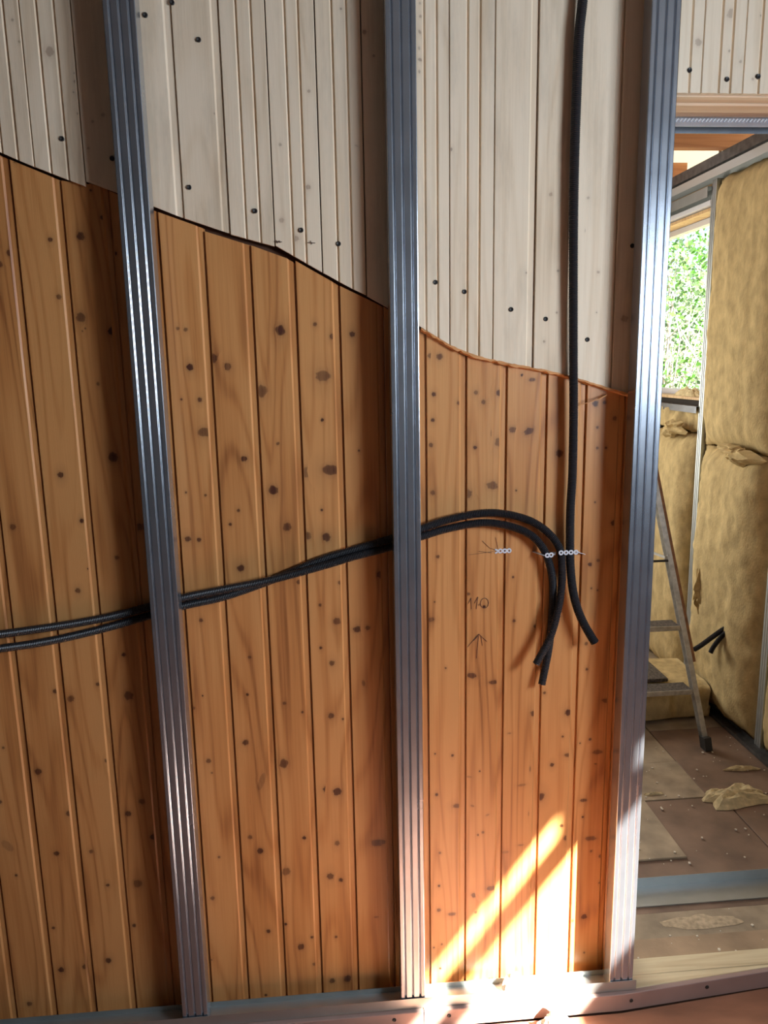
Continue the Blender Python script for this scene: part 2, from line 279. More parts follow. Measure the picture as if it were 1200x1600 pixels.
KL= [(-0.639,2.58,0.0028,1,0),(-0.629,2.537,0.0022,1,0),(-0.566,2.518,0.0088,1,0),(-0.523,2.436,0.0016,1,0),(-0.517,2.392,0.0022,1,0),(-0.517,2.475,0.0016,1,0),(-0.516,2.458,0.0028,1,0),(-0.501,2.32,0.0022,1,0),(-0.487,2.376,0.0028,1,0),(-0.463,2.39,0.0039,1,0),(-0.213,2.394,0.0022,1,0),(-0.074,2.164,0.005,1,0),(-0.07,2.329,0.0033,1,0),(-0.048,2.123,0.0055,1.6,0),(-0.009,2.237,0.005,1,0),(-0.0,2.443,0.0033,1,0),(0.078,2.614,0.0022,1,0),(0.106,2.327,0.0022,3,0.5),(0.13,2.567,0.0044,1,0),(0.15,2.518,0.0028,1,0),(0.254,2.486,0.0022,1.5,1.4),(0.254,2.535,0.0022,1.5,1.4),(0.256,2.511,0.0028,1.5,0.5),(0.256,2.569,0.0028,1.6,1.2),(0.257,2.628,0.0022,1,0),(0.258,2.601,0.0028,1,0),(0.327,2.32,0.0033,1,0),(0.53,2.04,0.0022,1,0),(0.56,1.876,0.0028,1,0),(0.569,2.22,0.0039,1,0),(0.59,1.945,0.0022,1,0),(0.591,2.044,0.0028,1,0),(0.656,2.137,0.0016,4,1.57),(0.661,2.212,0.0028,1,0),(0.691,1.944,0.0016,1,0),(0.692,2.04,0.0028,1,0),(0.763,1.928,0.0077,1,0),(0.915,2.556,0.0073,1,0),(0.991,2.619,0.0092,1,0),(0.992,2.539,0.0026,1,0),(1.021,2.516,0.003,1,0),(1.055,2.479,0.003,1,0),(1.068,2.616,0.002,1,0)]
SC= [(-0.557, 2.339), (-0.45, 2.298), (-0.354, 2.594), (-0.294, 2.62), (-0.241, 2.546), (-0.282, 2.236), (-0.135, 2.184), (-0.134, 2.184), (-0.029, 2.141), (0.058, 2.11), (0.289, 2.02), (0.36, 1.997), (0.476, 1.954), (0.563, 1.93), (0.67, 1.879), (0.775, 2.101), (0.897, 2.496), (0.99, 2.477), (1.067, 2.484)]

def interp(P, x):
    if x <= P[0][0]:
        a, b = P[0], P[1]
    elif x >= P[-1][0]:
        a, b = P[-2], P[-1]
    else:
        for a, b in zip(P, P[1:]):
            if a[0] <= x <= b[0]: break
    t = (x - a[0]) / (b[0] - a[0]); return a[1] + t * (b[1] - a[1])

# ------------------------------------------------------------------ the setting: floor
floor = empty('floor', kind='structure')
def floor_piece(name, a, b, mat, e=0.0015):
    mb = MB(); mb.bevbox(a, b, e); return mb.build(name, M[mat], floor)
floor_piece('subfloor', (-2.7, -3.7, -0.09), (2.15, 3.5, -0.03), 'dark')
for x0, x1 in ((-2.6, -1.42), (-1.417, -0.2)):
    floor_piece('floor_board', (x0, -1.55, -0.03), (x1, -0.022, 0.0), 'floorred')
def bent(stations, z0, z1):
    # plank whose long edges follow (x, front y, back y) stations, with a small arris on top
    mb = MB(); e = .0014; vs = []; fs = []
    for x, a, b in stations:
        vs += [(x, a, z0), (x, a, z1 - e), (x, a + e, z1), (x, b - e, z1), (x, b, z1 - e), (x, b, z0)]
    for k in range(len(stations) - 1):
        for i in range(6): fs.append((6*k + i, 6*k + (i+1) % 6, 6*k + 6 + (i+1) % 6, 6*k + 6 + i))
    fs += [tuple(range(5, -1, -1)), tuple(6*(len(stations)-1) + i for i in range(6))]
    mb.add(vs, fs); return mb
bent([(-.197, -1.55, -.022), (.80, -1.55, -.022), (2.0, -1.55, .088)], -.03, 0.0).build('floor_board', M['floorred'], floor)
for x0, x1 in ((-2.6, -0.8), (-0.797, 0.4), (0.403, 2.0)):
    floor_piece('floor_board', (x0, -3.6, -0.03), (x1, -1.553, 0.0), 'floorred')
floor_piece('floor_board', (0.40, 0.122, -0.03), (2.0, 0.235, 0.010), 'flooryel')
floor_piece('floor_board', (0.40, 0.238, -0.03), (2.0, 0.352, 0.004), 'floorgrey')
floor_piece('floor_board', (0.40, 0.355, -0.03), (1.640, 1.000, 0.0), 'floorbrown')
floor_piece('floor_board', (1.646, 0.355, -0.03), (2.1, 1.000, -0.001), 'floorbrown')
floor_piece('floor_board', (0.55, 0.62, 0.0005), (1.305, 0.996, 0.009), 'floorgrey', .002)
floor_piece('floor_board', (0.40, 1.004, -0.03), (1.25, 1.30, 0.002), 'floorgrey')
floor_piece('floor_board', (1.254, 1.004, -0.03), (1.585, 1.30, 0.003), 'floorgrey')
floor_piece('floor_board', (1.589, 1.004, -0.03), (2.1, 1.60, 0.0), 'floorbrown')
floor_piece('floor_board', (-1.0, 1.304, -0.03), (1.585, 2.3, 0.0), 'floorgrey')
floor_piece('floor_board', (1.589, 1.604, -0.03), (2.1, 2.3, 0.001), 'floorgrey')
floor_piece('floor_board', (-1.0, 2.304, -0.03), (2.1, 3.4, 0.0), 'floorgrey')
floor_piece('floor_board', (-1.0, 0.28, -0.03), (0.397, 1.300, 0.0), 'floorbrown')

# ------------------------------------------------------------------ the cut wooden wall
wall = empty('wall_back', kind='structure')
mb = MB(); mb.box((-2.6, 0.0935, 0.0), (0.858, 0.262, 3.0)); mb.build('wall_core', M['dark'], wall)
mb = MB(); mb.box((0.858, 0.0935, 2.52), (2.0, 0.262, 3.0)); mb.build('header_core', M['dark'], wall)
for y0, y1, dz in ((0.082, 0.142, 0.0), (0.1435, 0.205, -0.004), (0.2065, 0.262, 0.003)):
    mb = MB(); mb.bevbox((0.8585, y0 + (0.012 if y0 < .1 else 0), 2.447 + dz), (2.0, y1, 2.519), .004); mb.build('header_beam', M['beam'], wall)
mb = MB(); mb.bevbox((0.846, 0.0945, 0.06), (0.8625, 0.262, 2.44), .003); mb.build('jamb_board', M['frame'], wall)

def plank(name, mat, x0, x1, fy, zb, zt, grooves, strip, knots, thick=0.012):
    e = 0.0012; P = [(x0 + e, thick), (x0 + e, 0.0012), (x0 + e + .0012, 0)]
    for gx in grooves: P += [(gx - .0042, 0), (gx - .0005, .0050), (gx + .0012, .0050), (gx + .0036, 0)]
    if strip:
        g_ = .0034 if mat == 'orange' else .0020
        P += [(x1 - .0185, 0), (x1 - .0145, .0042), (x1 - g_, .0042), (x1 - g_ + .0002, .0085), (x1 + .0006, .0085), (x1 + .0006, thick)]; fe = x1 - .0188
    else:
        P += [(x1 - e - .0012, 0), (x1 - e, .0012), (x1 - e, thick)]; fe = x1 - e - .0014
    fb = x0 + e + .0014
    cx = (x0 + x1) / 2
    V = []; F = []; G = []; K = []
    n = len(P)
    for px, d in P:
        for z in (zb(px), zt(px)):
            V.append((px - cx, fy + d, z)); G.append((px - cx, 0, z)); K.append(0.0)
    for i in range(n - 1): F.append((2*i, 2*i+2, 2*i+3, 2*i+1))
    F.append(tuple(2*i for i in range(n - 1, -1, -1))); F.append(tuple(2*i+1 for i in range(n)))
    F.append((2*n-2, 0, 1, 2*n-1))
    levels = (1.0, 1.0, .95, .85, .34, .13, 0.0); rr = (0.0, .5, .85, 1.0, 1.18, 1.8, 3.2)
    placed = []
    for q, (kx, kz, kr, asp, ang) in enumerate(knots):
        R_ = 3.2 * kr * max(1, asp) * 1.7; used = {l_ for X_, Z_, r_, l_ in placed if (X_-kx)**2 + (Z_-kz)**2 < (r_+R_)**2}
        lev_ = next(i for i in range(99) if i not in used); placed.append((kx, kz, R_, lev_))
        rnd = random.Random(int(kx * 7919 + kz * 104729)); st = 0.95 if mat == 'orange' else .6
        lo = max([fb] + [g_ + .0044 for g_ in grooves if g_ < kx]); hi = min([fe] + [g_ - .0044 for g_ in grooves if g_ >= kx])
        cxk = min(max(kx, lo + .001), hi - .001); off = -0.00010 * (1 + lev_); seg = 16
        b0 = len(V); ca, sa = cos(-ang), sin(-ang); wob = [rnd.uniform(.84, 1.16) for _ in range(seg)]
        strength = st * rnd.uniform(.7, 1.0) * (.55 if asp > 2.2 else 1)
        def put(r, j, lev):
            a = 2*pi*j/seg; w = wob[j] if r < 1.3 else 1
            dx = cos(a) * r * kr * w * (asp ** .5 if asp > 2.2 else asp); dz = sin(a) * r * kr * w / (asp ** .25 if asp > 2.2 else 1)
            if asp > 2.2: dx = cos(a)*r*kr*asp*.55; dz = sin(a)*r*kr*.75
            dx, dz = dx*ca - dz*sa, dx*sa + dz*ca
            if r > 1.3: dz *= 1 + (r - 1.3) * .35
            X = min(max(cxk + dx, lo), hi); Z = min(max(kz + dz, zb(X) + .001), zt(X) - .001); dx = X - cxk
            dd = (dx*dx + (Z-kz)**2 * .5) / (kr * kr + 1e-9)
            V.append((X - cx, fy + off, Z)); G.append((cxk - cx + dx * (1 - exp(-dd * .8)), 0, Z)); K.append(lev * strength)
        put(0, 0, 1.0)
        for r, lv in zip(rr[1:], levels[1:]):
            for j in range(seg): put(r, j, lv)
        for j in range(seg): F.append((b0, b0 + 1 + j, b0 + 1 + (j+1) % seg))
        for k in range(len(rr) - 2):
            for j in range(seg):
                a = b0 + 1 + k*seg
                F.append((a + j, a + seg + j, a + seg + (j+1) % seg, a + (j+1) % seg))
    o = mesh(name, V, F, M[mat], wall, loc=(cx, 0, 0)); me = o.data
    a = me.attributes.new('gc', 'FLOAT_VECTOR', 'POINT'); a.data.foreach_set('vector', [c for g in G for c in g])
    a = me.attributes.new('knot', 'FLOAT', 'POINT'); a.data.foreach_set('value', K)
    return o

cut = lambda x: interp(CUT, x)
OS = [-1.312, -1.209, -1.105, -1.001, -0.898, -0.789, -0.681, -0.572, -0.466, -0.360, -0.256, -0.150, -0.047, 0.057, 0.162, 0.266, 0.368, 0.471, 0.575, 0.677, 0.780, 0.858]
for a, b in zip(OS, OS[1:]):
    kn = [k for k in KN if a <= k[0] < b]
    if b < -0.87: kn = [(a + random.uniform(.02, .08), random.uniform(.2, 2.0), random.uniform(.004, .01), 1, 0) for _ in range(6)]
    j = random.uniform(-.006, .004); gap = 0.006 if b > .2 else (0.012 if -.26 < a < -.1 else .006)
    last = b > .85
    plank('pine_board', 'orange', a, b, 0.080, lambda x, j=j: 0.047 + j, lambda x, g=gap: cut(x) - g, [], not last, kn)

PS = [-1.355, -1.250, -1.145, -1.040, -0.935, -0.830, -0.727, -0.623, -0.514, -0.410, -0.2985, -0.195, -0.092, 0.018, 0.122, 0.223, 0.324, 0.431, 0.533, 0.634, 0.736, 0.828, 0.862, 0.928, 1.031, 1.135, 1.24, 1.345, 1.45, 1.555, 1.66, 1.765, 1.87, 1.998]
GR = [-0.69, -0.657, -0.587, -0.55, -0.157, -0.124, -0.049, -0.019, 0.056, 0.089, 0.266, 0.295, 0.367, 0.396, 0.971, 0.999, 1.07, 1.10, 0.866, 0.898, 1.175, 1.205, 1.28, 1.31]
PLAINSTRIP = (-0.410, -0.2985, 0.431, 0.533, 0.634, 0.736)
boards = {}
for a, b in zip(PS, PS[1:]):
    g = [x for x in GR if a < x < b]
    kn = [k for k in KL if a <= k[0] < b]
    j = random.uniform(-.001, .0025)
    if a >= .86: zb = lambda x: 2.447
    else: zb = lambda x, j=j: cut(x) + j
    o = plank('spruce_board', 'pale', a, b, 0.070 + random.uniform(-.0012, .0012), zb, lambda x: 2.995, g, a in PLAINSTRIP, kn)
    boards[(a, b)] = o

# dark screw heads driven through the pale boards
def lathe_y(prof, seg=14):
    V = []; F = []
    for r, y in prof:
        V += [(r*cos(2*pi*j/seg), y, r*sin(2*pi*j/seg)) for j in range(seg)]
    for k in range(len(prof)-1):
        for j in range(seg): F.append((k*seg+j, k*seg+(j+1) % seg, (k+1)*seg+(j+1) % seg, (k+1)*seg+j))
    F.append(tuple(range(seg-1, -1, -1))); return V, F
sv, sf = lathe_y([(0.0010, -0.0004), (0.0020, -0.0010), (0.0046, -0.0020), (0.0056, -0.0012), (0.0052, 0.003)])
screw_me = None
for (x, z) in SC:
    for (a, b), o in boards.items():
        if a <= x < b:
            if screw_me is None:
                s = mesh('screw_head', sv, sf, M['black'], o, smooth=False); screw_me = s.data
            else:
                s = bpy.data.objects.new('screw_head', screw_me); COL.objects.link(s); s.parent = o
            s.location = (x - (a + b)/2, 0.0688, z); break

# splintered orange rim left along the saw cut in the right bay
random.seed(3); V = []; F = []
xs = [0.253 + i * 0.0075 for i in range(int((0.795 - 0.253) / 0.0075) + 1)]
for i, x in enumerate(xs):
    h = .0048 * random.uniform(.5, 1.6); z = cut(x)
    V += [(x, .0668, z - h + random.uniform(-.0012, .0012)), (x, .0660, z + random.uniform(-.0008, .0014)), (x, .080, z + .0006), (x, .0805, z - .008)]
for i in range(len(xs) - 1):
    for k in range(4): F.append((4*i+k, 4*i+4+k, 4*i+4+(k+1) % 4, 4*i+(k+1) % 4))
F += [(3, 2, 1, 0), tuple(4*(len(xs)-1) + k for k in range(4))]
rim = mesh('splintered_rim', V, F, M['rim'], wall); rim['label'] = 'orange splintered saw edge'
# long splinter hanging off the wall
mb = MB(); mb.bar((0.650, 0.066, 1.716), (0.705, 0.058, 1.734), .0035, .002); mb.bar((0.70, 0.060, 1.732), (0.725, 0.071, 1.742), .006, .003)
mb.build('wood_splinter', M['rim'], wall)

# pencil marks: "110", an arrow, ticks
def stroke(pts, w=0.0016, y=0.0787):
    mb_ = MB(); mb_.v = []
    for (a, b) in zip(pts, pts[1:]):
        mb_.bar((a[0], y, a[1]), (b[0], y, b[1]), .0006, w, up=(0, 0, 1) if abs(a[0]-b[0]) > abs(a[1]-b[1]) else (1, 0, 0))
    return mb_
def strokes(name, lists, w, y=.0787):
    m_ = MB()
    for p in lists:
        q = stroke(p, w, y); m_.add(q.v, q.f)
    return m_.build(name, M['pencil'], wall)
c0 = 0.385
strokes('pencil_number', [[(c0-.012, 1.203), (c0-.004, 1.219), (c0-.003, 1.188)], [(c0+.005, 1.203), (c0+.014, 1.221), (c0+.010, 1.188)],
        [(c0+.032+.011*cos(t*pi/5), 1.203+.014*sin(t*pi/5)) for t in range(11)]], .0011)
strokes('pencil_arrow', [[(.372, 1.083), (.402, 1.118), (.424, 1.096)], [(.402, 1.116), (.396, 1.05)], [(.388, 1.10), (.400, 1.112)], [(.408, 1.113), (.412, 1.085)]], .0011)
strokes('pencil_tick', [[(-.093, 2.116), (-.075, 2.115)], [(-.089, 2.119), (-.085, 2.112)], [(-.082, 2.118), (-.079, 2.113)]], .0018, .0685)
strokes('pencil_tick', [[(-.016, 2.113), (.003, 2.112)], [(-.008, 2.117), (-.005, 2.109)]], .0016, .0685)
strokes('scratch', [[(.44, 1.343), (.405, 1.339), (.375, 1.336)], [(.435, 1.339), (.40, 1.345)], [(.41, 1.372), (.43, 1.352), (.445, 1.347)], [(.445, 1.38), (.452, 1.35)]], .0008)

# ------------------------------------------------------------------ studs in front of the wall
def stud_obj(name, w, d, h, mat, loc, ribs=(0.20, 0.50, 0.80), lip=.012, rotz=0, rd=.0036, rw=.0036):
    P = [(lip, d), (0, d), (0, .0020), (.0006, .0006), (.0020, 0)]
    for q in ribs:
        x = q * w; P += [(x - rw, 0), (x - rw*.8, rd*.12), (x - rw*.45, rd*.75), (x, rd), (x + rw*.45, rd*.75), (x + rw*.8, rd*.12), (x + rw, 0)]
    P += [(w - .0020, 0), (w - .0006, .0006), (w, .0020), (w, d), (w - lip, d)]
    mb_ = MB(); mb_.sweep(P, lambda p, k: (p[0] - w/2, p[1], k * h), 1)
    o = mb_.build(name, M[mat]); md = o.modifiers.new('sheet', 'SOLIDIFY'); md.thickness = .001; md.offset = -1
    o.location = loc; o.rotation_euler = (0, 0, rotz); return o
for x, lab in ((-0.395, 'left ribbed galvanised wall stud, darkest of the three front studs, crossing both conduits'),
               (0.205, 'middle ribbed galvanised wall stud standing in the floor track between two bays'),
               (0.804, 'right ribbed bluish galvanised wall stud at the edge of the opening, sunlit foot')):
    s = stud_obj('metal_stud', .068, .045, 2.935, 'galv', (x, 0.0, 0.058))
    tag(s, lab, 'wall stud', 'front wall studs')
# crimp screw at foot of the right stud
V, F = lathe_y([(0.001, -.0022), (.0035, -.0016), (.0035, 0)], 10)
s0 = [o for o in COL.objects if o.name.startswith('metal_stud')][-1]
o = mesh('stud_screw', V, F, M['galv2'], s0); o.location = (.004, -.0025, .020)

def utrack(name, p0, axis, length, width, h, mat, t=.001, flip=False, hb=None):
    """U channel: web down (or up when flip), lying from p0 along axis 'x' or 'y'."""
    s = -1 if flip else 1; hb = h if hb is None else hb
    P = [(0, s*h), (0, 0), (width, 0), (width, s*hb)]
    mb_ = MB()
    if axis == 'x': f = lambda p, k: (k*length, p[0], p[1])
    else: f = lambda p, k: (p[0], k*length, p[1])
    mb_.sweep(P, f, 1); o = mb_.build(name, M[mat]); md = o.modifiers.new('sheet', 'SOLIDIFY'); md.thickness = t; md.offset = 0
    o.location = p0; return o
tag(utrack('floor_track', (-1.35, -0.003, .0555), 'x', 2.197, .063, .031, 'galv2', hb=.016), 'galvanised floor track holding the feet of the three front studs', 'track')
tag(utrack('ceiling_track', (-1.35, -0.003, 2.996), 'x', 3.34, .063, .04, 'galv2', flip=True), 'galvanised ceiling track above the front studs', 'track')

def facing(x0, x1, lab, screws):
    st = [(x0, -.016, -.001)] + ([(.80, -.016, -.001)] if x1 > 1 else []) + [(x1, -.016 + (.1 if x1 > 1 else 0), -.001 + (.1 if x1 > 1 else 0))]
    mb_ = bent(st, .0005, .0535)
    o = mb_.build('facing_board', M['strip']); tag(o, lab, 'board', 'facing boards along the wall foot')
    for sx, sz in screws:
        s = bpy.data.objects.new('screw_head', screw_me); COL.objects.link(s); s.parent = o; s.location = (sx, -.0165 + max(0, sx - .80) * .1 / 1.2, sz)
facing(-1.35, .2325, 'pinkish grey facing board below the track, left length ending under the middle stud', [(.150, .036), (-.5, .03)])
facing(.2345, 1.998, 'pinkish grey facing board at the wall foot, right length running past the opening', [(.304, .035), (.83, .030), (1.065, .034), (1.6, .03)])
fb = lambda x: .0005 + max(0, x - .80) * .1 / 1.2
tag(bent([(-1.35, .0005, .050), (.80, .0005, .050), (1.38, fb(1.38), .0502)], .0005, .0525).build('sill_timber', M['sill']),
    'front pale sill timber under the studs, split from its twin by a thin crack', 'timber', 'sill timbers')
mb = bent([(-1.35, .0515, .0785), (.8455, .0515, .0785)], .0005, .0520); m2 = bent([(.8455, .0515, .0785), (.8645, .0515, .0785)], .0115, .0520)
m3 = bent([(.8645, .0515, .112), (1.38, .0515, .112), (1.998, fb(1.998), .114)], .0115, .0520)
for q in (m2, m3): mb.add(q.v, q.f)
tag(mb.build('sill_timber', M['sill']), 'rear pale sill timber just behind the thin crack in the opening', 'timber', 'sill timbers')

# ------------------------------------------------------------------ conduits
def conduit(name, pts, r, label, pitch=.0042, cat='conduit', group=None, seg=14, hollow_end=True):
    C = catmull(pts, .0017)
    # resample evenly
    L = [0]
    for a, b in zip(C, C[1:]): L.append(L[-1] + (b-a).length)
    n = int(L[-1] / (pitch/2)); out = []; k = 0
    for i in range(n + 1):
        s = L[-1] * i / n
        while k < len(L) - 2 and L[k+1] < s: k += 1
        out.append(C[k].lerp(C[k+1], (s - L[k]) / max(1e-9, L[k+1]-L[k])))
    rad = [r if i % 2 else r * .82 for i in range(n + 1)]
    if hollow_end:   # lip, then back inside the bore
        end = out[-1]; back = (out[-1] - out[-2]).normalized()
        for q, rr_ in ((.0001, r*.80), (-.004, r*.78), (-.03, r*.76), (-.05, r*.74)):
            out.append(end + back*q); rad.append(rr_)
    mb_ = MB(); F_ = frames(out[:n+1])
    if hollow_end:
        p, t, u, v = F_[-1]; F_ += [(q, t, u, v) for q in out[n+1:]]
    vs = []; fs = []
    for k2, (p, t, u, v) in enumerate(F_):
        vs += [p + (u*cos(2*pi*j/seg) + v*sin(2*pi*j/seg))*rad[k2] for j in range(seg)]
    for k2 in range(len(F_)-1):
        for j in range(seg): fs.append((k2*seg+j, k2*seg+(j+1) % seg, (k2+1)*seg+(j+1) % seg, (k2+1)*seg+j))
    fs.append(tuple(range(seg-1, -1, -1))); fs.append(tuple((len(F_)-1)*seg+j for j in range(seg)))
    mb_.add(vs, fs); o = mb_.build(name, M['conduit'])
    for p in o.data.polygons: p.use_smooth = False
    return tag(o, label, cat, group)
G = 'corrugated conduits on the wooden wall'
conduit('conduit', [(0.632, .050, 2.98), (0.629, .049, 2.674), (0.621, .049, 2.56), (0.619, .049, 2.43), (0.618, .049, 2.30), (0.620, .049, 2.15), (0.624, .049, 2.0), (0.629, .050, 1.85), (0.634, .051, 1.70), (0.636, .052, 1.55), (0.634, .054, 1.45), (0.636, .056, 1.36), (0.639, .056, 1.30), (0.646, .054, 1.24), (0.658, .050, 1.19), (0.676, .043, 1.145), (0.704, .034, 1.095)],
        .0118, 'black corrugated conduit hanging straight down from the ceiling in the right bay', group=G)
conduit('conduit', [(-1.34, .062, 1.15), (-1.1, .062, 1.155), (-0.881, .062, 1.180), (-0.814, .062, 1.183), (-0.721, .062, 1.192), (-0.626, .062, 1.203), (-0.531, .062, 1.218), (-0.45, .062, 1.237), (-0.353, .061, 1.259), (-0.257, .054, 1.277), (-0.143, .049, 1.297), (-0.012, .052, 1.327), (0.08, .058, 1.350), (0.16, .062, 1.367), (0.251, .062, 1.394), (0.317, .061, 1.412), (0.4, .060, 1.424), (0.466, .060, 1.416), (0.526, .060, 1.392), (0.562, .059, 1.357), (0.583, .058, 1.31), (0.594, .060, 1.258), (0.597, .066, 1.188), (0.590, .064, 1.081), (0.570, .056, 0.977)],
        .0106, 'lower black corrugated conduit of the wall arch, its open end hanging lowest', group=G)
conduit('conduit', [(-1.34, .060, 1.10), (-1.1, .062, 1.112), (-0.881, .063, 1.138), (-0.818, .063, 1.145), (-0.724, .063, 1.155), (-0.629, .063, 1.171), (-0.533, .063, 1.192), (-0.45, .065, 1.213), (-0.355, .0655, 1.236), (-0.258, .067, 1.254), (-0.143, .0685, 1.290), (-0.012, .068, 1.340), (0.08, .066, 1.366), (0.16, .063, 1.388), (0.251, .062, 1.415), (0.317, .062, 1.435), (0.4, .061, 1.449), (0.466, .061, 1.445), (0.533, .060, 1.424), (0.583, .060, 1.388), (0.611, .058, 1.345), (0.6165, .056, 1.300), (0.615, .050, 1.248), (0.604, .041, 1.187), (0.582, .032, 1.117), (0.544, .026, 1.047)],
        .0106, 'upper black corrugated conduit of the wall arch, end curling left over the other', group=G)

# perforated zinc straps: wavy edged strip with eyelet rings
def eyelets(mb_, p0, dirv, n, y, pitch=.0087, R=.0066, r=.0026):
    for i in range(n):
        cx, cz = p0[0] + dirv[0]*pitch*i, p0[1] + dirv[1]*pitch*i; seg = 14; b0 = len(mb_.v); vs = []
        for yy in (y, y + .0012):
            for rad in (R, r): vs += [(cx + rad*cos(2*pi*j/seg), yy - .0002*(i % 2), cz + rad*sin(2*pi*j/seg)) for j in range(seg)]
        fs = []
        for j in range(seg):
            k = (j+1) % seg
            fs += [(j, k, seg+k, seg+j), (2*seg+j, 3*seg+j, 3*seg+k, 2*seg+k), (seg+j, seg+k, 3*seg+k, 3*seg+j), (j, 2*seg+j, 2*seg+k, k)]
        mb_.add(vs, fs)
mb = MB(); eyelets(mb, (.458, 1.3435), (1.32, 0), 3, .0775); mb.bar((.444, .0782, 1.348), (.455, .0782, 1.3435), .0012, .004); mb.bar((.444, .0782, 1.338), (.455, .0782, 1.3435), .0012, .004)
tag(mb.build('fixing_strap', M['strap']), 'white perforated strap piece with three eyelets lying flat on the wood left of the conduits', 'strap', 'perforated fixing straps')
mb = MB(); eyelets(mb, (.574, 1.335), (1.15, .1), 2, .0465); mb.bar((.567, .047, 1.335), (.546, .0795, 1.338), .009, .0012); mb.bar((.590, .047, 1.336), (.598, .066, 1.338), .009, .0012)
tag(mb.build('fixing_strap', M['strap']), 'white perforated strap bent across the lower arch conduit, one eyelet showing', 'strap', 'perforated fixing straps')
mb = MB(); eyelets(mb, (.609, 1.3415), (1.5, 0), 4, .0425); mb.bar((.648, .0435, 1.3405), (.664, .072, 1.334), .009, .0012); mb.bar((.664, .074, 1.333), (.684, .079, 1.326), .008, .0012)
tag(mb.build('fixing_strap', M['strap']), 'white perforated strap clamping the vertical conduit and the arch conduit side by side', 'strap', 'perforated fixing straps')

# ------------------------------------------------------------------ scraps and crumbs on the track
def scrap(name, c, rx, ry, h, seed, mat, label, cat, group=None, jag=.35, rings=5, seg=26):
    V = [(0, 0, h)]; F = []
    for k in range(1, rings + 1):
        t = k / rings
        for j in range(seg):
            a = 2*pi*j/seg; nn = 1 + jag * noise.noise(Vector((cos(a)*1.6+seed, sin(a)*1.6, seed*3.1))) * 2 + jag*.5*noise.noise(Vector((cos(a)*6, sin(a)*6+seed, 2)))
            r = t * nn; z = h * max(0, 1 - t**3) * (1 + .9*noise.noise(Vector((cos(a)*t*3, sin(a)*t*3, seed)))) + (.0 if k == rings else .0006)
            V.append((cos(a)*r*rx, sin(a)*r*ry, max(0.0004, z)))
    for j in range(seg): F.append((0, 1+j, 1+(j+1) % seg))
    for k in range(rings-1):
        for j in range(seg):
            a = 1 + k*seg; F.append((a+j, a+seg+j, a+seg+(j+1) % seg, a+(j+1) % seg))
    b = len(V); V += [(v[0], v[1], 0) for v in V[1+(rings-1)*seg:1+rings*seg]]; a = 1+(rings-1)*seg
    for j in range(seg): F.append((a+j, b+j, b+(j+1) % seg, a+(j+1) % seg))
    F.append(tuple(b+j for j in range(seg-1, -1, -1)))
    o = mesh(name, V, F, M[mat]); o.location = c; return tag(o, label, cat, group)
scrap('foam_scrap', (.585, -.060, .001), .062, .036, .045, 4, 'paper', 'ragged white foam scrap in the sun on the floor before the right bay', 'scrap', jag=.5)
scrap('foam_scrap', (.50, .026, .0575), .026, .016, .05, 9, 'paper', 'small torn pale scrap standing in the floor track of the right bay', 'scrap', jag=.5)
scrap('wood_chip', (.39, -.06, .001), .026, .007, .003, 12, 'rim', 'dark wood splinter on the sunlit floor below the right bay', 'scrap', jag=.6)
# yellow wool tufts in the far room
scrap('wool_tuft', (1.68, .985, .002), .15, .075, .03, 23, 'wooll', 'large flat yellow wool tuft on the brown far floor', 'insulation scrap', 'wool tufts on the far floor', .34)
scrap('wool_tuft', (1.845, 1.20, .002), .07, .018, .012, 5, 'wooll', 'curled pale wool scrap on the floor beside the insulated wall', 'insulation scrap', 'wool tufts on the far floor', .4)
scrap('wool_tuft', (1.36, 1.045, .004), .04, .010, .008, 8, 'wooll', 'short wool strand on the seam beyond the grey chipboard', 'insulation scrap', 'wool tufts on the far floor', .4)
scrap('dust_heap', (1.18, .30, .0045), 13e-2, .035, .003, 33, 'saw', 'pale sawdust heap on the plywood in the opening', 'dust', jag=.32)
random.seed(12); mb = MB()
for i in range(150):
    x, y = random.uniform(.92, 1.95), random.uniform(.12, 1.5)
    if .345 < y < .48: continue
    s = random.choice((.0015, .002, .003, .0042)); z = .0105 if y < .237 else (.0045 if y < .36 else (.0095 if (x < 1.3 and .62 < y < 1) else .0035))
    mb.box((x-s, y-s, z), (x+s, y+s*.7, z+s), Matrix.Rotation(random.random()*3, 3, 'Z'))
for i in range(30):
    x, y = random.uniform(-.2, 1.8), random.uniform(-.5, -.03); s = random.choice((.0015, .0025))
    mb.box((x-s, y-s, .0002), (x+s, y+s, .0002+s), Matrix.Rotation(random.random()*3, 3, 'Z'))
tag(mb.build('sawdust_crumbs', M['crumb']), 'tiny pale sawdust crumbs scattered over the floors', 'sawdust', kind='stuff')

# ------------------------------------------------------------------ beyond the opening: floor track, header track
tag(utrack('floor_track', (.40, .385, .0012), 'x', 1.58, .10, .004, 'galv2', hb=.036), 'dull galvanised track lying across the far room floor behind the threshold', 'track')
t = utrack('header_track', (.865, .266, 2.474), 'x', 1.133, .060, .046, 'galv', flip=True); tag(t, 'galvanised track fixed under the far edge of the header beams', 'track')
mb = MB()
for i in range(112):
    x = .868 + i * .0101; mb.bar((x, .2640, 2.440), (x + .0065, .2640, 2.4475), .0012, .0022)
mb.build('perforated_edge', M['strap'], t); COL.objects[-1].location = (-.865, -.266, -2.474)

